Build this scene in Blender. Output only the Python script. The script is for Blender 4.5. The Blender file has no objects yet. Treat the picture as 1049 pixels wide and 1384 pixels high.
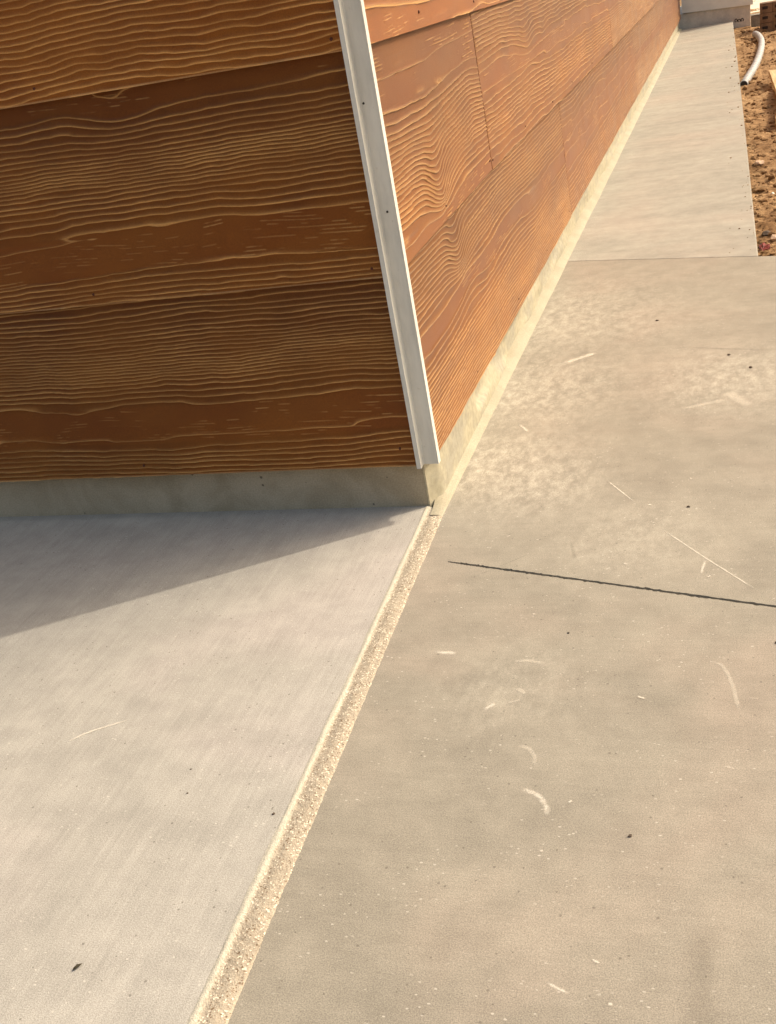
import bpy, bmesh, math, random
import numpy as np
from mathutils import Matrix, Vector

S = 1.67                      # layout units -> metres
random.seed(7)
scene = bpy.context.scene

# ------------------------------------------------------------------ camera
YAW, PITCH, ROLL = -0.362059515, 0.448548831, -0.186993800
CAM = Vector((0.442473306, -1.34358418, 0.683110985)) * S
cy, sy, cp, sp = math.cos(YAW), math.sin(YAW), math.cos(PITCH), math.sin(PITCH)
fwd = Vector((sy*cp, cy*cp, -sp)); rgt = Vector((cy, -sy, 0)); up = rgt.cross(fwd)
c_, s_ = math.cos(ROLL), math.sin(ROLL)
r2 = rgt*c_ + up*s_; u2 = up*c_ - rgt*s_
cd = bpy.data.cameras.new('camera'); cam = bpy.data.objects.new('camera', cd)
scene.collection.objects.link(cam); scene.camera = cam
cam.matrix_world = Matrix(((r2.x, u2.x, -fwd.x, CAM.x), (r2.y, u2.y, -fwd.y, CAM.y),
                           (r2.z, u2.z, -fwd.z, CAM.z), (0, 0, 0, 1)))
cd.sensor_fit = 'VERTICAL'; cd.sensor_height = 36; cd.lens = 36*1458.02463/1384
cd.clip_start = 0.02; cd.clip_end = 600

# ------------------------------------------------------------------ sky, sun, exposure
SUN_AZ = math.atan2(0.542, 0.840)         # direction towards the sun, measured from +x
SUN_EL = math.radians(42)
w = bpy.data.worlds.new('World'); scene.world = w; w.use_nodes = True
nt = w.node_tree; bg = nt.nodes['Background']
sky = nt.nodes.new('ShaderNodeTexSky'); sky.sky_type = 'NISHITA'; sky.sun_disc = False
sky.sun_elevation = SUN_EL; sky.sun_rotation = math.pi/2 - SUN_AZ
sky.air_density = 1.6; sky.dust_density = 10.0; sky.ozone_density = 1.0
nt.links.new(sky.outputs['Color'], bg.inputs['Color']); bg.inputs['Strength'].default_value = 0.15
sl = bpy.data.lights.new('sun', 'SUN'); sun = bpy.data.objects.new('sun', sl)
scene.collection.objects.link(sun)
sl.energy = 2.0; sl.angle = math.radians(0.7); sl.color = (1.0, 0.90, 0.745)
sd = Vector((math.cos(SUN_AZ)*math.cos(SUN_EL), math.sin(SUN_AZ)*math.cos(SUN_EL), math.sin(SUN_EL)))
sun.rotation_euler = sd.to_track_quat('Z', 'Y').to_euler()
scene.view_settings.view_transform = 'Standard'; scene.view_settings.look = 'None'
scene.view_settings.gamma = 1; scene.view_settings.use_curve_mapping = False
scene.view_settings.exposure = 0.44

# ------------------------------------------------------------------ helpers
COL = scene.collection
def link(o, parent=None):
    COL.objects.link(o)
    if parent is not None: o.parent = parent
    return o
def tag(o, label=None, cat=None, group=None, kind=None):
    if label: o['label'] = label
    if cat: o['category'] = cat
    if group: o['group'] = group
    if kind: o['kind'] = kind
    return o
def empty(name, loc=(0, 0, 0)):
    o = bpy.data.objects.new(name, None); o.empty_display_size = 0.1
    o.location = Vector(loc)*S
    return link(o)
def from_bm(name, bm, mat, parent=None, smooth=False, loc=None):
    me = bpy.data.meshes.new(name); bm.to_mesh(me); bm.free()
    if smooth:
        me.polygons.foreach_set('use_smooth', [True]*len(me.polygons))
    me.materials.append(mat)
    o = bpy.data.objects.new(name, me)
    if loc is not None: o.location = Vector(loc)*S
    return link(o, parent)
def box_bm(bm, x0, x1, y0, y1, z0, z1, bevel=0.0):
    vs = [bm.verts.new((x*S, y*S, z*S)) for x in (x0, x1) for y in (y0, y1) for z in (z0, z1)]
    fs = [(0,1,3,2), (4,6,7,5), (0,4,5,1), (2,3,7,6), (0,2,6,4), (1,5,7,3)]
    f = [bm.faces.new([vs[i] for i in q]) for q in fs]
    if bevel:
        es = list({e for q in f for e in q.edges})
        bmesh.ops.bevel(bm, geom=es, offset=bevel*S, segments=2, affect='EDGES', profile=0.5)
def box(name, x0, x1, y0, y1, z0, z1, mat, parent=None, bevel=0.0):
    bm = bmesh.new(); box_bm(bm, x0, x1, y0, y1, z0, z1, bevel)
    return from_bm(name, bm, mat, parent)
def poly_prism(name, pts, z0, z1, mat, parent=None, bevel=0.0):
    bm = bmesh.new()
    t = [bm.verts.new((x*S, y*S, z1*S)) for x, y in pts]
    f = bm.faces.new(t); f.normal_update()
    if f.normal.z < 0: f.normal_flip()
    ex = bmesh.ops.extrude_face_region(bm, geom=[f])
    bot = [v for v in ex['geom'] if isinstance(v, bmesh.types.BMVert)]
    top_face = [g for g in ex['geom'] if isinstance(g, bmesh.types.BMFace)][0]
    # extruded copy becomes the top; push the original ring down
    for v in t: v.co.z = z0*S
    if bevel:
        bmesh.ops.bevel(bm, geom=list(top_face.edges), offset=bevel*S, segments=3, affect='EDGES', profile=0.5)
    bmesh.ops.recalc_face_normals(bm, faces=bm.faces)
    bmesh.ops.triangulate(bm, faces=[f for f in bm.faces if len(f.verts) > 4])
    return from_bm(name, bm, mat, parent)

_tabs = {}
def vnoise(x, y, seed):
    if seed not in _tabs: _tabs[seed] = np.random.default_rng(seed).random((256, 256))*2-1
    T = _tabs[seed]
    xi = np.floor(x).astype(int); yi = np.floor(y).astype(int)
    fx = x-xi; fy = y-yi
    fx = fx*fx*fx*(fx*(fx*6-15)+10); fy = fy*fy*fy*(fy*(fy*6-15)+10)
    a = T[xi & 255, yi & 255]; b = T[(xi+1) & 255, yi & 255]
    c = T[xi & 255, (yi+1) & 255]; d = T[(xi+1) & 255, (yi+1) & 255]
    return (a*(1-fx)+b*fx)*(1-fy) + (c*(1-fx)+d*fx)*fy
def fbm(x, y, seed, octs=4, gain=.5):
    s = 0; a = 1; t = 0
    for k in range(octs):
        s = s + a*vnoise(x*2**k, y*2**k, seed+k*17); t += a; a *= gain
    return s/t
def sstep(a, b, x):
    t = np.clip((x-a)/(b-a), 0, 1); return t*t*(3-2*t)

def grid_mesh(name, V, mat, parent=None, attrs=None, smooth=True, rim=None):
    """V: (n, m, 3) in layout units. rim: vector of a return wall folded back round the border."""
    n, m = V.shape[:2]
    verts = V.reshape(-1, 3)
    idx = np.arange(n*m).reshape(n, m)
    q = np.stack([idx[:-1, :-1], idx[1:, :-1], idx[1:, 1:], idx[:-1, 1:]], -1).reshape(-1, 4)
    sm = np.full(len(q), smooth)
    src = None
    if rim is not None:
        ring = np.concatenate([idx[0, :], idx[1:, -1], idx[-1, -2::-1], idx[-2:0:-1, 0]])
        a = verts[ring]; b = a + np.array(rim)
        base = n*m; k = len(ring)
        verts = np.concatenate([verts, a, b])
        i = np.arange(k); j = (i+1) % k
        q = np.concatenate([q, np.stack([base+i, base+j, base+k+j, base+k+i], -1)])
        sm = np.concatenate([sm, np.zeros(k, bool)])
        src = ring
    me = bpy.data.meshes.new(name)
    me.vertices.add(len(verts)); me.vertices.foreach_set('co', (verts*S).astype(np.float32).ravel())
    me.loops.add(len(q)*4); me.loops.foreach_set('vertex_index', q.astype(np.int32).ravel())
    me.polygons.add(len(q)); me.polygons.foreach_set('loop_start', np.arange(len(q), dtype=np.int32)*4)
    me.polygons.foreach_set('use_smooth', sm)
    me.update(calc_edges=True)
    for k, arr in (attrs or {}).items():
        arr = np.asarray(arr, np.float32).ravel()
        if src is not None: arr = np.concatenate([arr, arr[src], arr[src]])
        at = me.attributes.new(k, 'FLOAT', 'POINT'); at.data.foreach_set('value', arr)
    me.materials.append(mat)
    return link(bpy.data.objects.new(name, me), parent)

# ------------------------------------------------------------------ materials
class N:
    def __init__(self, name):
        self.m = bpy.data.materials.new(name); self.m.use_nodes = True
        self.t = self.m.node_tree; self.b = self.t.nodes['Principled BSDF']
        self.out = self.t.nodes['Material Output']
    def n(self, typ, **kw):
        nd = self.t.nodes.new(typ)
        for k, v in kw.items(): setattr(nd, k, v)
        return nd
    def set(self, sock, v):
        if hasattr(v, 'links') or isinstance(v, bpy.types.NodeSocket): self.t.links.new(v, sock)
        elif isinstance(v, tuple) and len(v) == 3 and sock.type == 'RGBA': sock.default_value = (*v, 1)
        else: sock.default_value = v
    def coord(self, scale=(1, 1, 1), rot=(0, 0, 0)):
        g = self.n('ShaderNodeTexCoord'); mp = self.n('ShaderNodeMapping')
        self.t.links.new(g.outputs['Object'], mp.inputs['Vector'])
        mp.inputs['Scale'].default_value = scale; mp.inputs['Rotation'].default_value = rot
        return mp.outputs['Vector']
    def noise(self, scale, detail=3, rough=.55, vec=None, dist=0):
        nd = self.n('ShaderNodeTexNoise'); nd.inputs['Scale'].default_value = scale
        nd.inputs['Detail'].default_value = detail; nd.inputs['Roughness'].default_value = rough
        nd.inputs['Distortion'].default_value = dist
        self.t.links.new(vec if vec is not None else self.coord(), nd.inputs['Vector'])
        return nd.outputs['Fac']
    def voro(self, scale, feature='F1', out='Distance', vec=None, rnd=1):
        nd = self.n('ShaderNodeTexVoronoi', feature=feature); nd.inputs['Scale'].default_value = scale
        nd.inputs['Randomness'].default_value = rnd
        self.t.links.new(vec if vec is not None else self.coord(), nd.inputs['Vector'])
        return nd.outputs[out]
    def math(self, op, a, b=0.0, c=0.0, clamp=False):
        nd = self.n('ShaderNodeMath', operation=op, use_clamp=clamp)
        self.set(nd.inputs[0], a); self.set(nd.inputs[1], b); self.set(nd.inputs[2], c)
        return nd.outputs[0]
    def mapr(self, v, a, b, c=0.0, d=1.0):
        nd = self.n('ShaderNodeMapRange', interpolation_type='SMOOTHSTEP')
        for i, x in enumerate((v, a, b, c, d)): self.set(nd.inputs[i], x)
        return nd.outputs[0]
    def mix(self, f, a, b, blend='MIX'):
        nd = self.n('ShaderNodeMix', data_type='RGBA', blend_type=blend)
        self.set(nd.inputs[0], f); self.set(nd.inputs[6], a); self.set(nd.inputs[7], b)
        return nd.outputs[2]
    def scale(self, col, f):
        nd = self.n('ShaderNodeVectorMath', operation='SCALE')
        self.set(nd.inputs[0], col); self.set(nd.inputs['Scale'], f); return nd.outputs[0]
    def attr(self, name):
        nd = self.n('ShaderNodeAttribute', attribute_name=name); return nd.outputs['Fac']
    def bump(self, h, strength=.3, dist=.002):
        nd = self.n('ShaderNodeBump'); nd.inputs['Strength'].default_value = strength
        nd.inputs['Distance'].default_value = dist; self.t.links.new(h, nd.inputs['Height'])
        self.t.links.new(nd.outputs['Normal'], self.b.inputs['Normal'])
    def done(self, col, rough=.8, spec=.3):
        self.set(self.b.inputs['Base Color'], col); self.set(self.b.inputs['Roughness'], rough)
        self.b.inputs['Specular IOR Level'].default_value = spec
        return self.m

def plain(name, col, rough=.7, var=.12, nscale=14, spec=.3, bumps=.15, bscale=180):
    k = N(name)
    f = k.mapr(k.noise(nscale, 5), .3, .7, 1-var, 1+var)
    g = k.noise(bscale, 3)
    f = k.math('MULTIPLY', f, k.mapr(g, .3, .7, 1-var*.5, 1+var*.5))
    k.bump(g, bumps, .002)
    return k.done(k.scale(col, f), rough, spec)

def concrete(name, c1, c2, broom_along_y, broom_amt, pink=None, dust=None, streak=0.0, speck=1.0, cold=None):
    k = N(name)
    big = k.noise(2.2, 6, .6)
    col = k.mix(k.mapr(big, .32, .68), c1, c2)
    if pink is not None:
        col = k.mix(k.math('MULTIPLY', k.mapr(k.noise(1.4, 4, .55, k.coord((1, 1.0, 1), (0, 0, .5)), .4), .45, .68), .7), col, pink)
    # broom drag lines
    br = k.noise(1.0, 4, .6, k.coord((260, 9, 1) if broom_along_y else (7, 260, 1)))
    br2 = k.noise(1.0, 3, .6, k.coord((70, 3, 1) if broom_along_y else (3, 70, 1)))
    f = k.mapr(br, .25, .75, 1-broom_amt, 1+broom_amt)
    f = k.math('MULTIPLY', f, k.mapr(br2, .25, .75, 1-broom_amt*.7, 1+broom_amt*.7))
    if streak:
        st = k.noise(1.0, 5, .6, k.coord((.8, 4.5, 1), (0, 0, .28)), .9)
        f = k.math('MULTIPLY', f, k.mapr(st, .3, .7, 1-streak, 1+streak*.6))
    cloud = k.noise(5.0, 5, .6, k.coord((.6, 1.5, 1), (0, 0, .2)), .5)
    f = k.math('MULTIPLY', f, k.mapr(cloud, .3, .7, .965, 1.035))
    blot = k.noise(14, 6, .65)
    f = k.math('MULTIPLY', f, k.mapr(blot, .3, .7, .92, 1.07))
    fine = k.noise(500, 2, .6)
    f = k.math('MULTIPLY', f, k.mapr(fine, .28, .72, .77, 1.20))
    grit = k.noise(700, 2, .5)
    f = k.math('MULTIPLY', f, k.mapr(grit, .3, .7, .90, 1.10))
    col = k.scale(col, f)
    # pin holes and dark specks
    v = k.voro(95); vc = k.n('ShaderNodeSeparateColor'); k.t.links.new(k.voro(95, out='Color'), vc.inputs[0])
    rad = k.mapr(vc.outputs[0], .80, 1.0, 0.0, .20)
    sp1 = k.math('MULTIPLY', k.math('LESS_THAN', v, rad), .55*speck)
    col = k.mix(sp1, col, (.11, .095, .075))
    v2 = k.voro(140, vec=k.coord((1, 1.7, 1), (0, 0, .5))); vd = k.n('ShaderNodeSeparateColor')
    k.t.links.new(k.voro(140, out='Color', vec=k.coord((1, 1.7, 1), (0, 0, .5))), vd.inputs[0])
    rad2 = k.mapr(vd.outputs[1], .85, 1.0, 0.0, .34)
    col = k.mix(k.math('MULTIPLY', k.math('LESS_THAN', v2, rad2), k.mapr(k.noise(6, 3), .4, .65, .08, .40)), col, (.78, .72, .62))
    if dust:
        tot = None
        for (x, y, r, amt) in dust:
            g = k.n('ShaderNodeTexCoord'); d = k.n('ShaderNodeVectorMath', operation='DISTANCE')
            k.t.links.new(g.outputs['Object'], d.inputs[0]); d.inputs[1].default_value = (x*S, y*S, 0)
            m_ = k.mapr(d.outputs['Value'], 0.0, r*S, amt, 0.0)
            tot = m_ if tot is None else k.math('MAXIMUM', tot, m_)
        dn = k.mapr(k.noise(34, 8, .82, k.coord((1, .6, 1), (0, 0, -.25)), .1), .34, .72)
        dg = k.mapr(k.noise(420, 3, .6), .32, .62)
        msk = k.math('MULTIPLY', k.math('MULTIPLY', tot, dn), k.mapr(dg, 0, 1, .25, 1))
        col = k.mix(k.math('MULTIPLY', msk, .76), col, (.72, .66, .54))
    h = k.math('ADD', fine, k.math('MULTIPLY', br, .6))
    k.bump(h, .22, .0010)
    return k.done(col, .88, .12)

def wood():
    k = N('embossed_stained_siding')
    ph = k.attr('phase'); dn_ = k.attr('dens'); am = k.attr('amp'); tk = k.attr('tick')
    q = k.math('DIVIDE', k.math('SUBTRACT', 1.0, k.math('FRACT', ph)), dn_)
    ex = k.math('EXPONENT', k.math('DIVIDE', k.math('MAXIMUM', k.math('SUBTRACT', q, .0062), 0.0), -.0045))
    ln = k.math('MULTIPLY', k.mapr(q, .0002, .0034), ex)
    hh = k.math('MULTIPLY', ln, am)
    q2 = k.math('DIVIDE', k.math('SUBTRACT', 1.0, k.math('FRACT', k.attr('phase2'))), 62.0)
    ln2 = k.math('MULTIPLY', k.mapr(q2, .0, .0030), k.mapr(q2, .0055, .0095, 1.0, 0.0))
    g = k.math('MAXIMUM', hh, k.math('MULTIPLY', k.math('MULTIPLY', tk, ln2), .50)); fl = k.attr('flat'); tone = k.attr('tone')
    n1 = k.noise(5, 5, .6); n2 = k.noise(420, 2, .5)
    base = k.mix(k.mapr(n1, .3, .7), (.138, .038, .0036), (.192, .057, .0052))
    base = k.mix(k.math('MULTIPLY', fl, .5), base, (.215, .058, .0062))
    crest = (.80, .45, .160)
    col = k.mix(k.math('MULTIPLY', k.math('POWER', g, 1.25), .80, clamp=True), base, crest)
    col = k.mix(k.math('MULTIPLY', k.attr('edge'), .40), col, (.55, .34, .16))  # pale highlight painted along the lower plank lips, as if catching light
    warm = k.mapr(k.noise(2.6, 4, .6, k.coord((1, 1, 2.2))), .35, .65)
    col = k.mix(k.math('MULTIPLY', warm, .22), col, (.30, .120, .018))
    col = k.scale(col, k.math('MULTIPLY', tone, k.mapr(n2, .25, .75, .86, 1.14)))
    k.bump(k.math('ADD', g, k.math('MULTIPLY', n2, .12)), .55, .0028)
    return k.done(col, k.mapr(n1, .3, .7, .40, .50), .18)
M_WOOD = wood()
b_ = M_WOOD.node_tree.nodes['Principled BSDF']      # grazing sheen, tinted to imitate the sunlit walkway reflected in the boards
b_.inputs['Sheen Weight'].default_value = .26; b_.inputs['Sheen Roughness'].default_value = .45; b_.inputs['Sheen Tint'].default_value = (1, .86, .74, 1)

M_LEFT = concrete('broomed_concrete', (.366, .343, .300), (.40, .374, .328), True, .055, pink=(.424, .380, .343))
M_PAD = concrete('trowelled_concrete', (.268, .240, .192), (.306, .275, .220), False, .03, pink=(.34, .284, .226),
                 dust=[(.06, .14, .24, 1.0), (.13, .08, .20, .9), (.05, .45, .32, .95), (.04, .85, .45, .8), (.42, .45, .26, .8), (.30, -.10, .18, .45), (.2, -.43, .15, .4)])
M_WALK = concrete('streaked_concrete', (.322, .302, .254), (.362, .338, .284), False, .03, pink=(.392, .342, .284), streak=.065)

def foundation_mat():
    k = N('foundation_concrete')
    big = k.noise(6, 6, .6, None, .5)
    col = k.mix(k.mapr(big, .35, .65), (.36, .298, .205), (.465, .392, .285))
    f = k.mapr(k.noise(260, 3), .3, .7, .88, 1.12)
    col = k.scale(col, f)
    v = k.voro(42); c = k.n('ShaderNodeSeparateColor'); k.t.links.new(k.voro(42, out='Color'), c.inputs[0])
    col = k.mix(k.math('MULTIPLY', k.math('LESS_THAN', v, k.mapr(c.outputs[0], .86, 1, 0, .2)), .7), col, (.05, .045, .035))
    k.bump(k.noise(120, 5), .3, .003)
    return k.done(col, .85, .2)
M_FOUND = foundation_mat()

def coat_mat():
    k = N('smeared_cream_coat')
    patch = k.mapr(k.noise(5.5, 7, .7, k.coord((1, 1, 1.6)), .1), .44, .60)
    col = k.mix(patch, (.41, .37, .265), (.34, .315, .245))
    col = k.scale(col, k.mapr(k.noise(60, 5), .3, .7, .88, 1.1))
    pits = k.mapr(k.noise(95, 4, .7, k.coord((1, .8, 1.6))), .66, .71)
    col = k.mix(k.math('MULTIPLY', pits, .75), col, (.20, .17, .12))
    k.bump(k.noise(70, 5), .35, .003)
    return k.done(col, .75, .3)
M_COAT = coat_mat()

def sand_mat():
    k = N('sanded_sealant')
    lip = k.attr('lip')
    cc = k.voro(430, out='Color'); sc = k.n('ShaderNodeSeparateColor'); k.t.links.new(cc, sc.inputs[0])
    a = k.mix(sc.outputs[0], (.33, .272, .198), (.44, .378, .288))
    a = k.mix(k.math('GREATER_THAN', sc.outputs[1], .92), a, (.74, .64, .49))
    a = k.mix(k.math('GREATER_THAN', sc.outputs[2], .95), a, (.20, .135, .08))
    a = k.scale(a, k.mapr(k.noise(9, 4), .3, .7, .92, 1.08))
    smooth = k.scale((.48, .44, .35), k.mapr(k.noise(160, 4), .3, .7, .88, 1.1))
    col = k.mix(lip, a, smooth)
    k.bump(k.voro(430), .55, .0015)
    return k.done(col, .7, .3)
M_SAND = sand_mat()

def cant_mat():
    k = N('cream_sealant')
    col = k.mix(k.mapr(k.noise(8, 5), .35, .65), (.345, .305, .215), (.385, .345, .25))
    col = k.scale(col, k.mapr(k.noise(300, 3), .3, .7, .86, 1.1))
    v = k.voro(120); c = k.n('ShaderNodeSeparateColor'); k.t.links.new(k.voro(120, out='Color'), c.inputs[0])
    col = k.mix(k.math('MULTIPLY', k.math('LESS_THAN', v, k.mapr(c.outputs[0], .88, 1, 0, .2)), .6), col, (.24, .19, .12))
    k.bump(k.noise(220, 4), .25, .0015)
    return k.done(col, .65, .3)
M_CANT = cant_mat()

def dirt_mat():
    k = N('dry_clay_dirt')
    a = k.mix(k.mapr(k.noise(7, 6, .65), .33, .67), (.18, .10, .045), (.37, .23, .115))
    a = k.mix(k.mapr(k.noise(3, 4, .6), .55, .7), a, (.40, .26, .135))
    dk = k.mapr(k.noise(11, 6, .7, None, .8), .56, .68)
    a = k.mix(k.math('MULTIPLY', dk, .5), a, (.13, .09, .055))
    a = k.scale(a, k.mapr(k.noise(90, 4, .65), .3, .7, .78, 1.2))
    k.bump(k.noise(70, 6, .7), .6, .01)
    return k.done(a, .95, .1)
M_DIRT = dirt_mat()
def trim_mat():
    k = N('painted_aluminium')
    a = k.mapr(k.noise(1, 5, .65, k.coord((26, 26, 5))), .35, .70, 1.03, .86)
    b = k.mapr(k.noise(70, 4, .7), .62, .74)
    col = k.mix(k.math('MULTIPLY', b, .35), k.scale((.71, .695, .635), a), (.42, .37, .29))
    k.bump(k.noise(45, 4), .10, .002)
    return k.done(col, k.mapr(k.noise(20, 4), .3, .7, .36, .58), .45)
M_TRIM = trim_mat()
M_NAIL = plain('rusty_nail', (.075, .022, .012), .6, .3, 200, .3)
M_DARKNAIL = plain('dark_rivet', (.03, .027, .024), .6, .2, 200)
M_WING = plain('wing_paint', (.80, .79, .72), .6, .04, 8)
M_WINGBASE = plain('wing_base', (.62, .57, .49), .8, .1, 9, .3, .3, 60)
M_MARK = plain('black_spray', (.035, .03, .028), .8, .2, 60)
M_BLOCK = plain('brown_block', (.20, .125, .075), .9, .2, 12, .2, .5, 50)
M_SLOT = plain('block_core', (.035, .025, .02), .9, .2, 12)
M_GREYBLOCK = plain('grey_block', (.24, .22, .18), .9, .15, 12, .2, .5, 50)
M_PIPE = plain('grey_plastic_pipe', (.42, .41, .39), .5, .14, 16, .4)
M_PIPEIN = plain('pipe_mouth', (.035, .032, .03), .8, .2)
M_RED = plain('red_scrap', (.30, .07, .06), .6, .3, 30)
M_STONE = plain('pink_stone', (.52, .37, .255), .9, .15, 30, .2, .4, 90)
M_WSTONE = plain('white_stone', (.80, .76, .68), .8, .08, 40)
M_DSTONE = plain('dark_stone', (.10, .075, .055), .9, .25, 30, .2, .4, 90)
M_LEAF = plain('dry_leaf', (.055, .045, .025), .8, .25, 60)
M_PALE = plain('pale_gravel', (.62, .545, .42), .9, .1, 4, .2, .4, 60)
M_INNER = plain('sheathing', (.25, .22, .18), .9)
def lumber():
    k = N('sawn_lumber')
    g = k.noise(1, 5, .6, k.coord((60, 3, 60)))
    return k.done(k.mix(k.mapr(g, .3, .7), (.42, .28, .13), (.62, .45, .25)), .75, .3)
M_LUMBER = lumber()

# ------------------------------------------------------------------ ground and slabs
def ground_sheet():
    xs = np.array([-60, -20, -6, -2.6, -1, 0, .30, .8, 1.5, 3, 6, 20, 60.]); ys = np.array([-60, -20, -6, -3, -1, 0, 1.5, 4, 8, 12, 20, 60.])
    V = np.zeros((len(xs), len(ys), 3)); V[..., 0] = xs[:, None]; V[..., 1] = ys[None]; V[..., 2] = -.16
    return grid_mesh('ground', V, M_DIRT)
tag(ground_sheet(), kind='structure')

JL0, JL1 = (-.003, 0.0), (.0957, -3.0)       # left lip of the sealant joint
JR0, JR1 = (.0240, 0.0), (.117, -3.0)        # right edge
left = poly_prism('concrete_apron', [(-2.6, 0.012), (JL0[0], .012), (JL1[0], -3), (-2.6, -3)], -.09, 0.0, M_LEFT)
tag(left, 'pale broom-finished concrete slab in front of the shaded wall', 'concrete slab', kind='structure')
# pad with the sawn slit
slit0 = (.063, -.158); dv = np.array([.466-.063, -.264+.158]); dv = dv/np.linalg.norm(dv); nrm = np.array([-dv[1], dv[0]])
end = np.array(slit0)+dv*((2.2-slit0[0])/dv[0]); hw = .0021
rng = np.random.default_rng(3)
upper, lower = [], []
chip = np.abs(rng.normal(0, 1, 420)); chip = np.where(chip > 1.5, chip*.30, .0)
for ti, t in enumerate(np.linspace(0, 1, 420)):
    p = np.array(slit0)*(1-t**1.6)+end*t**1.6
    ww = hw*min(1, .25+t*14)
    upper.append(tuple(p+nrm*ww*(1+rng.uniform(-.25, .25)+chip[ti]))); lower.append(tuple(p-nrm*ww*(1+rng.uniform(-.25, .25)+chip[-ti])))
cj = lambda x: 1.322-(x-.032)*(1.322-1.206)/(.471-.032)      # control joint line
ZP = -.0025
pts = [(JR0[0]-.004, .0), (JR1[0]-.004, -3), (2.2, -3)] + lower[::-1] + upper + [(2.2, cj(2.2)), (.471, cj(.471)), (.006, cj(.006)), (.006, .0)]
pad = poly_prism('concrete_pad', pts, -.09, ZP, M_PAD)
tag(pad, 'wide tan concrete pad with a dark sawn cut across it', 'concrete slab', kind='structure')
bm = bmesh.new()
qs = [bm.verts.new((float(p[0])*S, float(p[1])*S, -.0075*S)) for p in (np.array(slit0)+nrm*.004-dv*.003, np.array(slit0)-nrm*.004-dv*.003, end-nrm*.004, end+nrm*.004)]
bm.faces.new(qs); bmesh.ops.recalc_face_normals(bm, faces=bm.faces)
o = from_bm('saw_cut_grit', bm, plain('cut_grit', (.17, .145, .115), .95, .35, 90, .1, .6, 300), pad)
walk = poly_prism('walkway', [(.006, cj(.006)+.003), (.4705, cj(.4705)+.003), (.452, 3.0), (.425, 5.4), (.394, 7.945), (.006, 7.945)], -.09, ZP, M_WALK, bevel=.003)
tag(walk, 'long narrow concrete walkway running beside the sunlit plank wall', 'walkway', kind='structure')

# sealant strip in the open joint
def strip():
    L = np.concatenate([np.arange(0, -1.05, -.0022), np.linspace(-1.06, -3, 80)])
    sec = [(-.0040, .0000, 1), (-.0028, .0004, 1), (-.0012, .0007, 1), (.0006, .0007, 1), (.0022, .0001, .9), (.0034, -.0008, .25), (.006, -.0010, 0), (.010, -.0003, 0), (.014, .0001, 0), (.018, .0000, 0), (.021, -.0006, 0), (.0238, -.0012, 0), (.0262, -.0016, 0), (.0278, -.0030, .2)]
    V = np.zeros((len(L), len(sec), 3)); lip = np.zeros((len(L), len(sec)))
    jit = np.random.default_rng(5)
    for j, (sx, sz, lp) in enumerate(sec):
        f = -L/3
        wv = fbm(L*7, L*0+j*.35, 31, 3)*.0010 + fbm(L*60, L*0+j*1.3, 35, 2)*.0005
        k = 1+f*0
        V[:, j, 0] = JL0[0]+(JL1[0]-JL0[0])*f + sx*k + wv
        V[:, j, 1] = L-.002
        rough = .0007*(1-lp)
        V[:, j, 2] = sz + jit.uniform(-1, 1, len(L))*rough + fbm(L*12, L*0+j*.2, 41, 3)*.0005
        lip[:, j] = np.clip(lp + (jit.uniform(-.4, .4, len(L)) if 0 < lp < 1 else 0), 0, 1)
    # taper into the wall corner
    tp = sstep(0, .03, -L)
    lip = np.maximum(lip, (1-tp)[:, None])
    return grid_mesh('sealant_strip', V, M_SAND, None, {'lip': lip})
tag(strip(), 'sandy tan sealant strip with a pale lip between the two slabs', 'sealant joint')

def cant():
    Y = np.concatenate([np.arange(-.03, .8, .004), np.linspace(.805, 7.94, 500)])
    A = np.linspace(0, 1, 13)
    V = np.zeros((len(Y), len(A), 3))
    top = .0125+.0022*fbm(Y*9, Y*0, 51, 4); wd = .0245+.0014*fbm(Y*6, Y*0, 57, 4)
    grow = sstep(-.03, .07, Y); top = top*(.18+.82*grow); wd = wd*(.75+.25*grow)
    for j, t in enumerate(A):
        prof = (1-t)**1.0
        V[:, j, 0] = .0012 + wd*t + fbm(Y*40, Y*0+j*.7, 61, 2)*.0005 + (1-grow)*.006
        V[:, j, 1] = Y
        V[:, j, 2] = ZP + .0003 + top*prof + .0016*math.sin(math.pi*t) + fbm(Y*30, Y*0+j*.5, 63, 3)*.0005
    V[:, -1, 2] = ZP-.001
    return grid_mesh('sealant_fillet', V, M_CANT)
tag(cant(), 'smooth cream sealant fillet along the foot of the sunlit wall', 'sealant joint')

# ------------------------------------------------------------------ dirt
def dirt_height(x, y):
    h = -.052 + .016*fbm(x*4, y*4, 71, 4) + .012*np.abs(fbm(x*14, y*14, 77, 4)) + .008*np.abs(fbm(x*45+3, y*45, 83, 3))
    h = h + .010*vnoise(x*9, y*5, 89)
    return h
def dirt():
    X = np.concatenate([np.linspace(.385, .80, 105), np.linspace(.83, 2.6, 40)])
    Y = [1.02]
    while Y[-1] < 12: Y.append(Y[-1]+.0042*max(1, (Y[-1]+1.34)/2.8))
    Y = np.array(Y); gx, gy = np.meshgrid(X, Y, indexing='ij')
    V = np.stack([gx, gy, dirt_height(gx, gy)], -1)
    return grid_mesh('dirt', V, M_DIRT)
tag(dirt(), kind='structure')
def clod_verts(bm, c, r, seed, sub=1, flat=.7):
    rr = random.Random(seed)
    g = bmesh.ops.create_icosphere(bm, subdivisions=sub, radius=1.0)
    ax = [rr.uniform(.7, 1.25) for _ in range(3)]; ro = Matrix.Rotation(rr.uniform(0, 6.28), 3, 'Z')
    for v in g['verts']:
        p = v.co.copy(); k = 1+rr.uniform(-.22, .22)
        p = Vector((p.x*ax[0], p.y*ax[1], p.z*ax[2]*flat))*k
        v.co = (ro @ p*r + Vector(c))*S
bm = bmesh.new(); rr = random.Random(11)
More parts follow.
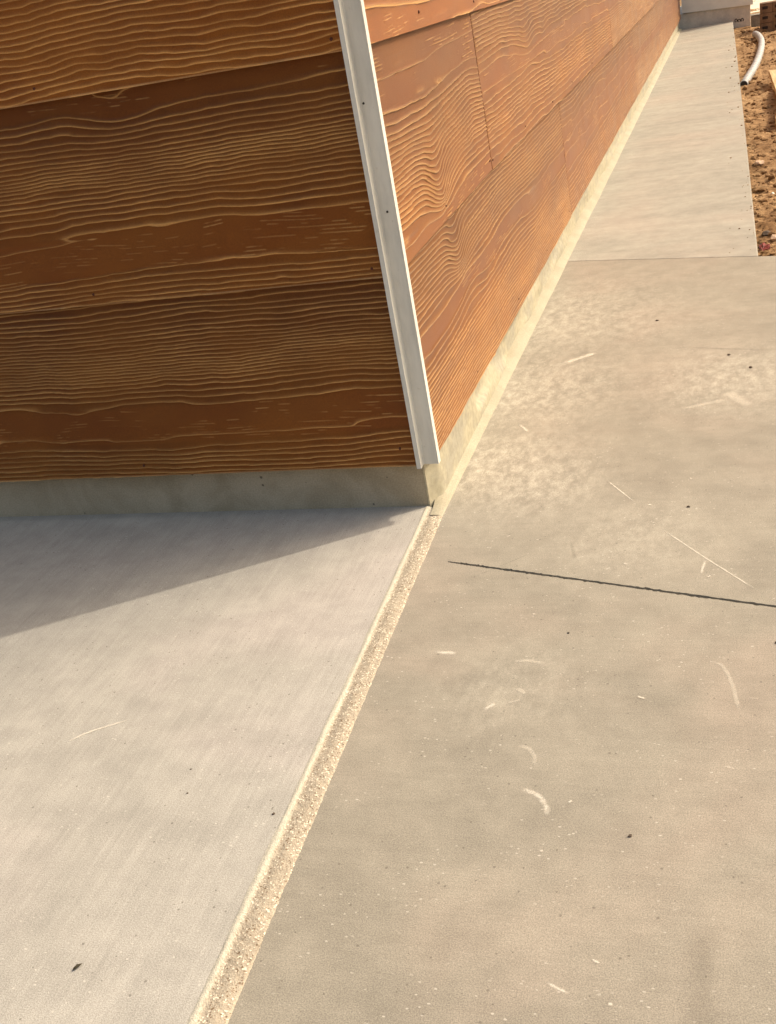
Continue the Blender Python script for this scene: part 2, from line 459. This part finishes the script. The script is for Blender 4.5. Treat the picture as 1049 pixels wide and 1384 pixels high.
for i in range(1500):
    y = 1.25+6.2*rr.random()**1.5; x = .45+(rr.random()**1.3)*.22
    edge = .4705-(y-1.2)*.0113
    if x < edge+.008: x = edge+.008+rr.random()*.03
    r = .0022+.009*rr.random()**4*(1+.25*y/2)
    z = float(dirt_height(np.array(x), np.array(y)))
    clod_verts(bm, (x, y, z+r*.25), r, i)
for i in range(75):
    y = 1.25+5.5*rr.random()**1.3; edge = .4705-(y-1.2)*.0113
    x = edge-.004-.06*rr.random()**2.5
    r = .0010+.0016*rr.random()**2*(1+.3*y)
    clod_verts(bm, (x, y, ZP+r*.3), r, 5000+i)
clods = from_bm('dirt_clods', bm, M_DIRT)
tag(clods, 'loose brown crumbs of dry earth strewn beside the walkway', 'earth crumbs', kind='stuff')

# ------------------------------------------------------------------ the plank-clad building
E_ = .2735
bld = empty('plank_clad_building', (0, 0, 0))
tag(bld, 'building clad in orange-brown wood-grain planks with a grey metal corner trim', 'building')
box('foundation', -2.6, 0, 0, 7.945, -.12, .090, M_FOUND, bld)
box('inner_wall', -2.595, -.012, .012, 7.94, .091, 1.98, M_INNER, bld)
box('roof', -2.62, .03, -.03, 7.944, 1.985, 2.02, M_TRIM, bld)
# cream coat over the sunlit side of the foundation, with an uneven thickness
def coat():
    Y = np.concatenate([[-.0006, .0004], np.arange(.0022, 1.6, .006), np.linspace(1.61, 7.94, 300)]); Z = np.linspace(-.004, .088, 22)
    gy, gz = np.meshgrid(Y, Z, indexing='ij')
    thick = sstep(-.16, .10, fbm(gy*2.2, gz*7, 91, 4)+.55*np.exp(-(gy/.55)**2)+.55*(1-gz/.05)*(gz < .06)*.5)
    x = .0010+.0135*thick*(.35+.65*np.exp(-(gy/.75)**2))+.0010*fbm(gy*14, gz*30, 95, 3)
    x = x*sstep(-.001, .035, gy)+np.where(gy < 0, -.002, .0002)
    return grid_mesh('foundation_coat', np.stack([x, gy, gz], -1), M_COAT, bld)
o = coat(); o['label'] = 'cream smeared coat on the sunlit foundation'

def grain(U, Wn, dens, seed, swirls=(), dash=1.0, wob=1.0, soft=0.0, knots=(), fu=1.0, dk=1.0):
    """U along the board in layout units, Wn 0 (top) .. 1 (bottom). returns height 0..1, crest, flatness"""
    w_ = np.linspace(-.4, 1.4, 1200)
    d = np.interp(w_, [q[0] for q in dens], [q[1] for q in dens]); d = np.where(d > 10, d*dk, d)
    kern = np.hanning(31); kern /= kern.sum(); d = np.convolve(np.pad(d, 15, 'edge'), kern, 'valid')
    phi = np.concatenate([[0], np.cumsum((d[1:]+d[:-1])/2*np.diff(w_))])
    wp = Wn + wob*(.030*fbm(U*3.2*fu, Wn*1.2, seed, 3) + .0095*fbm(U*14*fu, Wn*5, seed+5, 3) + .0022*fbm(U*55*fu, Wn*22, seed+7, 2))
    for (u0, w0, du, dw, amp) in swirls:
        e = np.exp(-((U-u0)/du)**2-((Wn-w0)/dw)**2)
        wp = wp + amp*e
    for (u0, w0, du, dw, amp) in knots:
        r_ = np.sqrt(((U-u0)/du)**2+((Wn-w0)/dw)**2)
        wp = wp + amp*np.exp(-r_*1.6)*np.sign(Wn-w0)*(1-np.exp(-(np.abs(Wn-w0)/dw*3)**2))
    dl = np.interp(wp, w_, d)
    flat = 1-sstep(7, 15, dl)
    wp = wp + flat*(.016*fbm(U*13*fu, Wn*4, seed+9, 4))
    F = np.interp(wp, w_, phi) + .30*fbm(U*7*fu, Wn*16, seed+13, 2)
    gw_ = np.gradient(F, axis=1)/np.gradient(Wn, axis=1)
    dl = np.clip(np.abs(gw_), 4.0, 90)
    q = (1-(F-np.floor(F)))/dl                       # distance above the ridge line
    h = sstep(0, .006, q)*np.exp(-np.maximum(0, q-.006)/.009)
    amp = .80+.45*fbm(U*9*fu, Wn*18, seed+21, 3)
    amp = amp*(1-soft*.5)
    amp = amp*np.where(flat > .3, .85+.5*fbm(U*11*fu, Wn*4, seed+25, 2), 1)
    amp = np.clip(amp, .15, 1.25)
    h = h*amp
    # short ticks on the flat-sawn zones
    F2 = Wn*62 + 1.6*fbm(U*6*fu, Wn*3, seed+3, 2) + U*4
    cl = fbm(U*10*fu, Wn*8, seed+37, 3)
    li = np.floor(F2)
    on = vnoise(U*42*fu+li*7.31, li*3.17+.5, seed+31)
    tk_amp = sstep(.14, .50, on+.35*vnoise(U*110*fu, Wn*70, seed+41))*sstep(-.12, .12, cl)*flat*dash*(.55+.45*vnoise(U*9*fu+5, Wn*12, seed+43)+.3)
    q2 = (1-(F2-li))/62
    tick = sstep(0, .003, q2)*np.exp(-np.maximum(0, q2-.004)/.0025)*tk_amp
    h = np.maximum(h, tick*.45)
    return np.clip(h, 0, 1.3), flat, F, dl, amp, F2, tk_amp

def rows(a, b, step0, growth=None):
    out = [a]
    while out[-1] < b: out.append(out[-1]+(step0 if growth is None else growth(out[-1])))
    out[-1] = b
    return np.array(out)

AMP = .0028
def plank(side, u, zb, zt, nrow, off_b, off_t, dens, seed, tone, rimd=.004, zfun=None, **kw):
    """side 'A' faces -y, side 'B' faces +x; u runs from the corner outwards"""
    wn = np.linspace(1, 0, nrow)
    gu, gw = np.meshgrid(u, wn, indexing='ij')
    h, fl, F, dl, am, F2, tk = grain(gu, gw, dens, seed, fu=(1.0 if side == 'A' else .55), dk=(1.40 if side == 'A' else 1.36), **kw)
    ends = sstep(0, .005, gu-u[0])*sstep(0, .005, u[-1]-gu)
    h = h*(.15+.85*ends); am = am*(.3+.7*ends)
    zbot = zb if zfun is None else zfun(gu)
    z = zbot+(zt-zbot)*(1-gw)
    off = off_b+(off_t-off_b)*(1-gw)+h*AMP
    edge = sstep(0, .012, gw)*0+1
    if side == 'A':
        V = np.stack([-gu, -off, z], -1); rim = (0, rimd, 0)
    else:
        V = np.stack([off, gu, z], -1); V = V[:, ::-1]; fl, F, dl, am, F2, tk = (q[:, ::-1] for q in (fl, F, dl, am, F2, tk)); rim = (-rimd, 0, 0)
    tn = tone*(.84+.30*sstep(.0, .9, gw)+.10*fbm(gu*2.2, gw*2.5, seed+71, 3)); lip_light = sstep(.9915, .9955, gw)
    if side == 'B': tn = tn[:, ::-1]; lip_light = lip_light[:, ::-1]*.0
    return grid_mesh('plank', V, M_WOOD, bld, {'phase': F, 'dens': dl, 'amp': am, 'phase2': F2, 'tick': tk, 'flat': fl, 'tone': tn, 'edge': lip_light}, rim=rim)

uA = np.concatenate([np.arange(.0015, .76, .00155), np.linspace(.77, 2.6, 90)])
ZB = [.0752, .3462, .6210, .8945, 1.168, 1.4415, 1.715]
gA = [[(-.4, 22), (.0, 9), (.06, 20), (.2, 27), (.36, 44), (.44, 44), (.50, 25), (.57, 22), (.61, 5), (.79, 5), (.83, 24), (1.4, 34)],
      [(-.4, 5), (.10, 5), (.17, 18), (.3, 28), (.40, 46), (.47, 30), (.58, 22), (.64, 19), (.68, 4.5), (.85, 4.5), (.90, 26), (1.4, 32)],
      [(-.4, 20), (.4, 21), (.7, 25), (1.4, 17)]]
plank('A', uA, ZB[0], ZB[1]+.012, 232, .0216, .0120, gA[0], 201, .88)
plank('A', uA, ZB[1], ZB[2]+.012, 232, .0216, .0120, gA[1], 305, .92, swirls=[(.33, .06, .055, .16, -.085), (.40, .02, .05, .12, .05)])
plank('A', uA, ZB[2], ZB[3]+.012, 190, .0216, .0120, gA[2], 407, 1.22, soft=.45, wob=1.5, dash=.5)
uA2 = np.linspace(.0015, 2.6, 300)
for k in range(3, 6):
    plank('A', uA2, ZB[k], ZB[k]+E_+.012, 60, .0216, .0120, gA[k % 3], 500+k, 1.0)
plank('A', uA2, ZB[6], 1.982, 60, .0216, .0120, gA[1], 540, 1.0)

OB, OT = .0190, .0125
def zf1(u): return np.interp(u, [0, .6, 1.8, 5.5, 8], [.3502, .3588, .3545, .3480, .346])
def zf2(u): return np.interp(u, [0, .55, .97, 3, 8], [.6221, .6185, .6150, .612, .612])
def zf0(u): return np.interp(u, [0, .96, 1.5, 2.25, 8], [.0755, .0715, .0732, .0745, .072])
B = {}
gB1 = [(-.4, 28), (.0, 28), (.30, 30), (.40, 20), (.44, 6), (.52, 6), (.58, 24), (.75, 36), (1.4, 40)]
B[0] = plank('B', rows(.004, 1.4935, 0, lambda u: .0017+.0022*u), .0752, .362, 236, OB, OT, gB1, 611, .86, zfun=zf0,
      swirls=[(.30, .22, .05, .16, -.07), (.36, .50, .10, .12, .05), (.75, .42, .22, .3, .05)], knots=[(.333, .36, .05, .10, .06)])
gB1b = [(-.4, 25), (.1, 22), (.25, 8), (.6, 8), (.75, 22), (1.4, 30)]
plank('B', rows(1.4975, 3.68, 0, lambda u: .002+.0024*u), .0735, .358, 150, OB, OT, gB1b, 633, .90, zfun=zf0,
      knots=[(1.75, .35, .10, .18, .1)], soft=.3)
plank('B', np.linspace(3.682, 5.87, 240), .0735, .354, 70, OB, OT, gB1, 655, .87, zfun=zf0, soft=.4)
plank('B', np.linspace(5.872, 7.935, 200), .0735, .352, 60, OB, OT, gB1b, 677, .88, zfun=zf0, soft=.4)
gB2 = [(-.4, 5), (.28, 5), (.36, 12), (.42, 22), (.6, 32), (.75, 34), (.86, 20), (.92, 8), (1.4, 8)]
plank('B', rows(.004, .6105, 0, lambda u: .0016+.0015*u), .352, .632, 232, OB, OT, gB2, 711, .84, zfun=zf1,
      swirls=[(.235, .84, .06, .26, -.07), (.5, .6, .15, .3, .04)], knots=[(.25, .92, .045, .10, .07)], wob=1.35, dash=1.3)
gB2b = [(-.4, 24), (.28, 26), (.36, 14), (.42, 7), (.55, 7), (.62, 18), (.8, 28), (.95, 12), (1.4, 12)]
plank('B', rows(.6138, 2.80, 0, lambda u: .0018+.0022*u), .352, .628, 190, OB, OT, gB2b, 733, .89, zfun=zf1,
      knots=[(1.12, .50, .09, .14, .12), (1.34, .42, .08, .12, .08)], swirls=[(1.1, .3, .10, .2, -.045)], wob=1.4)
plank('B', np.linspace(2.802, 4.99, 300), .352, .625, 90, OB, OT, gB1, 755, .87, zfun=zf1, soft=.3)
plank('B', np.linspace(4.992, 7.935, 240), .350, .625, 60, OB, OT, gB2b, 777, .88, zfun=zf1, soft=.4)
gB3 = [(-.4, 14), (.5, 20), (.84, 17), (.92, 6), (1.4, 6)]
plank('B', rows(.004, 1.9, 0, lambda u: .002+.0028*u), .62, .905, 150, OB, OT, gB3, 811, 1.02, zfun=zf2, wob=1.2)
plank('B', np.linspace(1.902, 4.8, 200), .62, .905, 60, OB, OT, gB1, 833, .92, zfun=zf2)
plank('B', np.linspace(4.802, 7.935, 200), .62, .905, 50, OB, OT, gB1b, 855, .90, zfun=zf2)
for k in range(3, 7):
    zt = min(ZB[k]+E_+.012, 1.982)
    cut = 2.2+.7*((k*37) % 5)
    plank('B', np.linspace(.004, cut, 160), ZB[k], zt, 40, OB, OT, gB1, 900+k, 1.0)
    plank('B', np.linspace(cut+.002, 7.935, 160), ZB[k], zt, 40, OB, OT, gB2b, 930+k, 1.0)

# corner trim: an open-corner channel with two fins
tb, tt = .0725, 1.984
sec = [(-.0012, -.012), (-.0012, -.0272), (.0048, -.0272), (.0052, -.0262), (.0050, -.0125), (.0058, -.0118), (.0252, -.0118), (.0258, -.0130), (.0272, -.0130), (.0272, -.0020), (.0180, -.0015), (.0150, .0030), (-.0010, .0030)]
bm = bmesh.new(); lo, hi = [], []
for x, y in sec:
    lo.append(bm.verts.new((x*S, y*S, tb*S))); hi.append(bm.verts.new(((x-.0058*(tt-tb))*S, y*S, tt*S)))
nn = len(sec)
for i in range(nn):
    j = (i+1) % nn; bm.faces.new((lo[i], lo[j], hi[j], hi[i]))
bm.faces.new(lo[::-1]); bm.faces.new(hi)
bmesh.ops.recalc_face_normals(bm, faces=bm.faces)
trim = from_bm('corner_trim', bm, M_TRIM, bld); trim['label'] = 'grey metal channel trim up the corner'

def disc_bm(r, depth, axis, segs=12):
    bm = bmesh.new()
    bmesh.ops.create_cone(bm, cap_ends=True, segments=segs, radius1=r*S, radius2=r*.75*S, depth=depth*S)
    for v in bm.verts:
        x, y, z = v.co
        v.co = (x, -z, y) if axis == 'A' else (z, x, y)
    return bm
def nail_mesh(axis, r, mat):
    bm = disc_bm(r, .0016, axis); me = bpy.data.meshes.new('nail'); bm.to_mesh(me); bm.free(); me.materials.append(mat); return me
planks = [o for o in bld.children if o.name.split('.')[0] == 'plank']
def bounds(o):
    n = len(o.data.vertices); a = np.empty(n*3, np.float32); o.data.vertices.foreach_get('co', a); a = a.reshape(-1, 3)/S
    return a.min(0), a.max(0)
BND = [(o, *bounds(o)) for o in planks]
def owner(p):
    best = None
    for o, a, b in BND:
        if all(a[i]-.004 <= p[i] <= b[i]+.004 for i in range(3)):
            if best is None or a[2] > best[1]: best = (o, a[2])
    return best[0] if best else bld
nA, nB, nT = nail_mesh('A', .0022, M_NAIL), nail_mesh('B', .0024, M_NAIL), nail_mesh('A', .0017, M_DARKNAIL)
def put_nail(me, p, par):
    o = bpy.data.objects.new('nail', me); o.location = Vector(p)*S; link(o, par)
for u, z in [(.4347, .6386), (.0175, .6359), (.4365, .3617), (.0173, .3587), (.4363, .0928), (.0227, .1025), (.80, .0930), (.80, .3615), (.80, .638)]:
    p = (-u, -.0222, z); put_nail(nA, p, owner((-u, -.020, z)))
for u, z in [(.2592, .6411), (.6244, .6324), (.2562, .3740), (.6228, .3735), (.5984, .3764), (.9764, .3749), (1.3649, .3703), (1.7185, .3712), (2.1827, .3695), (2.8267, .3739), (3.8726, .3638), (.3044, .0918), (.7053, .0921), (1.0763, .0916), (1.4600, .0915), (1.8607, .0914), (2.62, .092), (3.3762, .0940), (4.2999, .0900)]:
    put_nail(nB, (OB+.0004, u, z), owner((OB-.001, u, z)))
for x, z in [(.0085, .5588), (.0150, .4266)]:
    put_nail(nT, (x-.0058*(z-tb), -.0120, z), trim)

# ------------------------------------------------------------------ pale wing at the end of the walkway
wing = empty('rendered_wing', (.27, 7.95, -.1))
tag(wing, 'pale grey wall closing the far end of the walkway', 'wall')
def wpart(name, *a, **k):
    o = box(name, *a, **k); o.parent = wing; o.location = -Vector((.27, 7.95, -.1))*S; return o
wpart('base', -.3, .522, 7.962, 9.0, -.16, .1005, M_WINGBASE, bevel=.003)
bm = bmesh.new()
vs = []
for x, zb in ((.0285, .1065), (.5400, .0890)):
    for y in (7.950, 8.99): vs.append((bm.verts.new((x*S, y*S, zb*S)), bm.verts.new((x*S, y*S, 2.0*S))))
f = lambda *q: bm.faces.new(q)
f(vs[0][0], vs[2][0], vs[2][1], vs[0][1]); f(vs[3][0], vs[1][0], vs[1][1], vs[3][1]); f(vs[2][0], vs[3][0], vs[3][1], vs[2][1])
f(vs[1][0], vs[0][0], vs[0][1], vs[1][1]); f(vs[0][1], vs[2][1], vs[3][1], vs[1][1]); f(vs[0][0], vs[1][0], vs[3][0], vs[2][0])
o = from_bm('panel', bm, M_WING, wing); o.location = -Vector((.27, 7.95, -.1))*S
# black sprayed scribble on the base
bm = bmesh.new()
for (cx, cz, rx, rz) in ((.418, -.004, .010, .012), (.440, -.008, .011, .010), (.462, -.006, .010, .011)):
    R0 = []
    for i in range(16):
        a = i/16*2*math.pi
        R0.append([bm.verts.new(((cx+math.cos(a)*rx*q)*S, 7.9605*S, (cz+math.sin(a)*rz*q)*S)) for q in (1.15, .55)])
    for i in range(16):
        if i in (11, 12): continue
        j = (i+1) % 16; bm.faces.new((R0[i][0], R0[j][0], R0[j][1], R0[i][1]))
o = from_bm('sprayed_mark', bm, M_MARK, wing); o.location = -Vector((.27, 7.95, -.1))*S
pale = poly_prism('gravel_yard', [(.3, 9.0), (6, 9.0), (6, 22), (.3, 22)], -.12, -.040, M_PALE)
tag(pale, kind='structure')

# ------------------------------------------------------------------ blocks stacked past the end of the walkway
names = {(0, 0): 'bottom left', (1, 0): 'bottom right', (0, 1): 'middle left', (1, 1): 'middle right', (0, 2): 'top left', (1, 2): 'top right'}
for j in range(3):
    for i in range(2):
        x0 = .578+i*.0825; z0 = -.056+j*.0632
        t = empty('hollow_block', (x0+.04, 7.26, z0))
        tag(t, 'brown hollow block with a dark core, %s of the small stack by the dirt' % names[(i, j)], 'block', 'brown blocks stacked beyond the dirt')
        jx = random.uniform(-.002, .002)
        a = box('body', -.0405+jx, .0405+jx, -.06, .06, 0, .0622, M_BLOCK, t, bevel=.003)
        bm = bmesh.new(); box_bm(bm, -.026+jx, .010+jx, -.0615, -.0585, .024, .042, .001)
        from_bm('core', bm, M_SLOT, t)
t = empty('low_block', (.552, 7.72, -.06)); tag(t, 'squat grey concrete block between the pale wall and the brown blocks', 'block')
box('body', -.030, .034, -.06, .06, 0, .088, M_GREYBLOCK, t, bevel=.004)
box('cap', -.032, .036, -.062, .062, .0885, .096, M_GREYBLOCK, t, bevel=.002)

# ------------------------------------------------------------------ corrugated pipe on the dirt
def pipe():
    ctl = [(.455, 4.50, -.040), (.478, 4.72, -.034), (.510, 5.05, -.030), (.540, 5.50, -.028), (.562, 6.0, -.026), (.568, 6.40, -.025), (.556, 6.80, -.030), (.540, 7.0, -.036)]
    P = [Vector(p) for p in ctl]
    def cr(t):
        n = len(P)-1; i = min(int(t*n), n-1); f = t*n-i
        p0, p1, p2, p3 = P[max(i-1, 0)], P[i], P[i+1], P[min(i+2, n)]
        return .5*((2*p1)+(p2-p0)*f+(2*p0-5*p1+4*p2-p3)*f*f+(3*p1-p0-3*p2+p3)*f**3)
    n = 420; V = np.zeros((n, 17, 3))
    for k in range(n):
        t = k/(n-1); c = cr(t); d = (cr(min(t+.002, 1))-cr(max(t-.002, 0))).normalized()
        s1 = d.cross(Vector((0, 0, 1))).normalized(); s2 = s1.cross(d)
        r = .0172+.0026*(1 if (k//5) % 2 else -1)
        for a in range(17):
            an = a/16*2*math.pi; V[k, a] = c+(s1*math.cos(an)+s2*math.sin(an))*r
    root = empty('corrugated_pipe', (.51, 5.5, -.05))
    tag(root, 'curved pale grey corrugated pipe lying on the dirt by the walkway', 'pipe')
    o = grid_mesh('pipe_wall', V, M_PIPE, root); o.location = -root.location
    bm = bmesh.new(); bmesh.ops.create_cone(bm, cap_ends=True, segments=16, radius1=.0168*S, radius2=.0168*S, depth=.004*S)
    d = (cr(.01)-cr(0)).normalized(); q = d.to_track_quat('Z', 'Y').to_matrix()
    for v in bm.verts: v.co = q @ v.co + (cr(0.004))*S
    o = from_bm('pipe_mouth', bm, M_PIPEIN, root); o.location = -root.location
pipe()

# ------------------------------------------------------------------ lumber, stones, scraps
def lumber_piece(label, c, size, rz, rx):
    bm = bmesh.new(); box_bm(bm, -size[0]/2, size[0]/2, -size[1]/2, size[1]/2, -size[2]/2, size[2]/2, .002)
    o = from_bm('lumber_offcut', bm, M_LUMBER); o.location = Vector(c)*S; o.rotation_euler = (rx, 0.06, rz)
    tag(o, label, 'lumber')
lumber_piece('longer tan lumber offcut at the right edge, farther from the pad', (.600, 4.05, -.012), (.040, 1.0, .020), .02, .01)
lumber_piece('short tan lumber offcut at the right edge, nearer the pad', (.588, 3.35, -.024), (.035, .40, .024), -.05, -.02)
def stone(name, label, c, r, mat, cat, seed, flat=.65, sub=2, group=None):
    bm = bmesh.new(); clod_verts(bm, (0, 0, 0), r, seed, sub, flat)
    o = from_bm(name, bm, mat, None, smooth=False); o.location = Vector(c)*S; tag(o, label, cat, group)
def dz(x, y): return float(dirt_height(np.array(x), np.array(y)))
for nm, lb, x, y, r, m_ in [
    ('stone', 'flat pinkish stone on the dirt halfway along the walkway edge', .492, 2.50, .014, M_STONE),
    ('stone', 'small white pebble on the dirt near the right edge', .522, 2.02, .006, M_WSTONE),
    ('stone', 'dark rounded stone on the dirt, second nearest the pad', .496, 1.56, .013, M_DSTONE),
    ('stone', 'dark stone against the walkway corner, nearest the pad', .485, 1.46, .012, M_DSTONE),
    ('stone', 'tan stone at the right edge beside the two dark stones', .512, 1.50, .013, M_STONE)]:
    stone(nm, lb, (x, y, dz(x, y)+r*.35), r, m_, 'stone', int(x*1000))
# crumpled red scrap
bm = bmesh.new(); rr = random.Random(4)
G = [[bm.verts.new(((-.012+i*.004)*S, (-.03+j*.012)*S, (rr.uniform(0, .008))*S)) for j in range(6)] for i in range(7)]
for i in range(6):
    for j in range(5): bm.faces.new((G[i][j], G[i+1][j], G[i+1][j+1], G[i][j+1]))
ex = bmesh.ops.solidify(bm, geom=bm.faces[:], thickness=.001*S)
o = from_bm('plastic_scrap', bm, M_RED); o.location = Vector((.487, 1.36, dz(.487, 1.36)+.012))*S
tag(o, 'crumpled red plastic scrap in the corner of walkway and pad', 'scrap')
for lb, x, y, r in [
    ('dark earth lump on the pad by the right edge, just below the saw cut', .466, -.335, .0045),
    ('larger dark earth lump on the pad near the far right, right of its twin', .447, .495, .0052),
    ('smaller dark earth lump on the pad near the far right, left of its twin', .411, .566, .0042),
    ('tiny dark crumb on the pad beyond the middle of the walkway foot', .273, .794, .004),
    ('tiny dark crumb on the pad right of the white arc', .337, -.633, .0030),
    ('tiny dark crumb on the pad above the saw cut', .363, -.018, .0036),
    ('tiny dark crumb on the pad just below the saw cut', .243, -.322, .0022)]:
    r *= .62; stone('earth_lump', lb, (x, y, ZP+r*.30), r, M_DSTONE, 'earth lump', int(abs(x*997)), .6, 2, 'crumbs on the concrete pad')
for lb, x, y, r in [('tiny brown crumb on the apron, nearer the wall of the pair', -.098, -.620, .0010), ('small reddish crumb on the apron left of centre', -.111, -.585, .0010), ('tiny dark crumb beside the pale lip of the sealant', .004, -.640, .0014)]:
    stone('earth_lump', lb, (x, y, r*.30), r, M_DSTONE, 'earth lump', int(abs(y*997)), .6, 2, 'crumbs on the apron')
bm = bmesh.new()
LP = [(-.007, 0), (-.004, .0022), (.001, .0026), (.007, .0004), (.002, -.0018), (-.003, -.0016)]
a = [bm.verts.new((x*S, y*S, (.0008+.0012*math.cos(x*300))*S)) for x, y in LP]
bm.faces.new(a); bmesh.ops.triangulate(bm, faces=bm.faces[:]); bmesh.ops.solidify(bm, geom=bm.faces[:], thickness=.0006*S)
o = from_bm('leaf_fragment', bm, M_LEAF); o.location = Vector((-.098, -.833, .001))*S; o.rotation_euler.z = 1.0; o.scale = (.65, .65, .65)
tag(o, 'small dark curled leaf fragment on the apron at lower left', 'leaf')

# ------------------------------------------------------------------ chalky scuffs and rubbed marks
def mark_mat(name, col, amt, gscale, lo, hi):
    k = N(name)
    e = k.attr('fade'); n_ = k.math('ADD', k.math('MULTIPLY', k.noise(gscale, 4, .7), .55), k.math('MULTIPLY', k.noise(gscale*.16, 4, .7), .45))
    m_ = k.math('MULTIPLY', k.mapr(k.math('ADD', n_, k.math('MULTIPLY', e, .35)), lo, hi), k.math('MULTIPLY', e, amt), clamp=True)
    k.done(col, .9, .1)
    tr = k.n('ShaderNodeBsdfTransparent'); mx = k.n('ShaderNodeMixShader')
    k.t.links.new(m_, mx.inputs[0]); k.t.links.new(tr.outputs[0], mx.inputs[1]); k.t.links.new(k.b.outputs[0], mx.inputs[2])
    k.t.links.new(mx.outputs[0], k.out.inputs['Surface'])
    return k.m
M_CHALK = mark_mat('chalk_scuff', (.86, .79, .66), 0.55, 420, .62, .86)
M_FAINT = mark_mat('faint_scuff', (.80, .73, .60), .32, 420, .62, .86)
M_SMUDGE = mark_mat('rubber_smudge', (.22, .19, .15), .18, 90, .5, .9)
def scuff(pts, wid, mat, z, parent):
    P = np.array(pts, float)
    s = np.concatenate([[0], np.cumsum(np.linalg.norm(np.diff(P, axis=0), axis=1))]); n = max(12, int(s[-1]/.004))
    t = np.linspace(0, s[-1], n)
    # smooth polyline
    k = 6
    x = np.interp(t, s, P[:, 0]); y = np.interp(t, s, P[:, 1])
    if len(P) > 2:
        for _ in range(n//5+2):
            x[1:-1] = (x[:-2]+2*x[1:-1]+x[2:])/4; y[1:-1] = (y[:-2]+2*y[1:-1]+y[2:])/4
    dx, dy = np.gradient(x), np.gradient(y); L = np.hypot(dx, dy); nx, ny = -dy/L, dx/L
    acr = np.linspace(-1, 1, 7); V = np.zeros((n, 7, 3)); fade = np.zeros((n, 7))
    en = np.clip(np.minimum(np.arange(n), np.arange(n)[::-1])/(n*.22), 0, 1)
    for j, a_ in enumerate(acr):
        V[:, j, 0] = x+nx*wid*a_; V[:, j, 1] = y+ny*wid*a_; V[:, j, 2] = z
        fade[:, j] = en*(1-abs(a_)**1.5)
    grid_mesh('scuff_mark', V, mat, parent, {'fade': fade})
zp = ZP+.0002
SC = [([(.225, -.585), (.239, -.582), (.252, -.589), (.262, -.606), (.262, -.623)], .0055, M_CHALK),
      ([(.212, -.521), (.229, -.521), (.240, -.536), (.240, -.557)], .005, M_FAINT),
      ([(.286, -.790), (.296, -.795), (.308, -.800)], .0026, M_CHALK),
      ([(.092, -.364), (.127, -.366)], .0065, M_CHALK), ([(.172, -.468), (.186, -.453)], .005, M_CHALK),
      ([(.383, -.374), (.409, -.372), (.420, -.408), (.429, -.470)], .0045, M_FAINT),
      ([(.240, .082), (.296, -.008)], .0022, M_CHALK), ([(.317, -.058), (.385, -.151), (.464, -.252)], .0020, M_CHALK),
      ([(.105, .569), (.181, .636)], .014, M_CHALK), ([(.389, -.155), (.383, -.198)], .0034, M_CHALK),
      ([(.077, .301), (.104, .255)], .005, M_CHALK), ([(.187, -.381), (.207, -.376), (.229, -.385)], .006, M_FAINT),
      ([(.200, -.425), (.215, -.440)], .006, M_FAINT), ([(.195, -.455), (.212, -.447)], .004, M_FAINT),
      ([(.318, -.765), (.327, -.770)], .0024, M_CHALK), ([(.40, .40), (.45, .31)], .02, M_FAINT), ([(.33, .32), (.42, .36)], .012, M_FAINT),
      ([(.218, -.108), (.231, -.160)], .0045, M_SMUDGE), ([(.405, -.70), (.400, -.76), (.398, -.90)], .020, M_SMUDGE),
      ([(.326, .624), (.485, .574)], .006, M_SMUDGE), ([(.10, -.205), (.175, -.135)], .0015, M_SMUDGE)]
for i, (p_, wd, m_) in enumerate(SC): scuff(p_, wd, m_, zp+i*.00003, pad)
rr = random.Random(21)
for i in range(22):
    x, y = rr.uniform(.07, .50), rr.uniform(-.85, .5); a_ = rr.uniform(-.5, .5)+(0 if rr.random() < .7 else 1.2); l_ = rr.uniform(.003, .014)
    if abs(y-(-.158-(x-.063)*.263)) < .02: continue
    scuff([(x, y), (x+l_*math.cos(a_), y+l_*math.sin(a_))], rr.uniform(.0012, .0032), M_CHALK if rr.random() < .6 else M_FAINT, zp+.0009+i*.00001, pad)
scuff([(-.286, -.560), (-.263, -.535), (-.217, -.506)], .0032, M_CHALK, .0006, left)
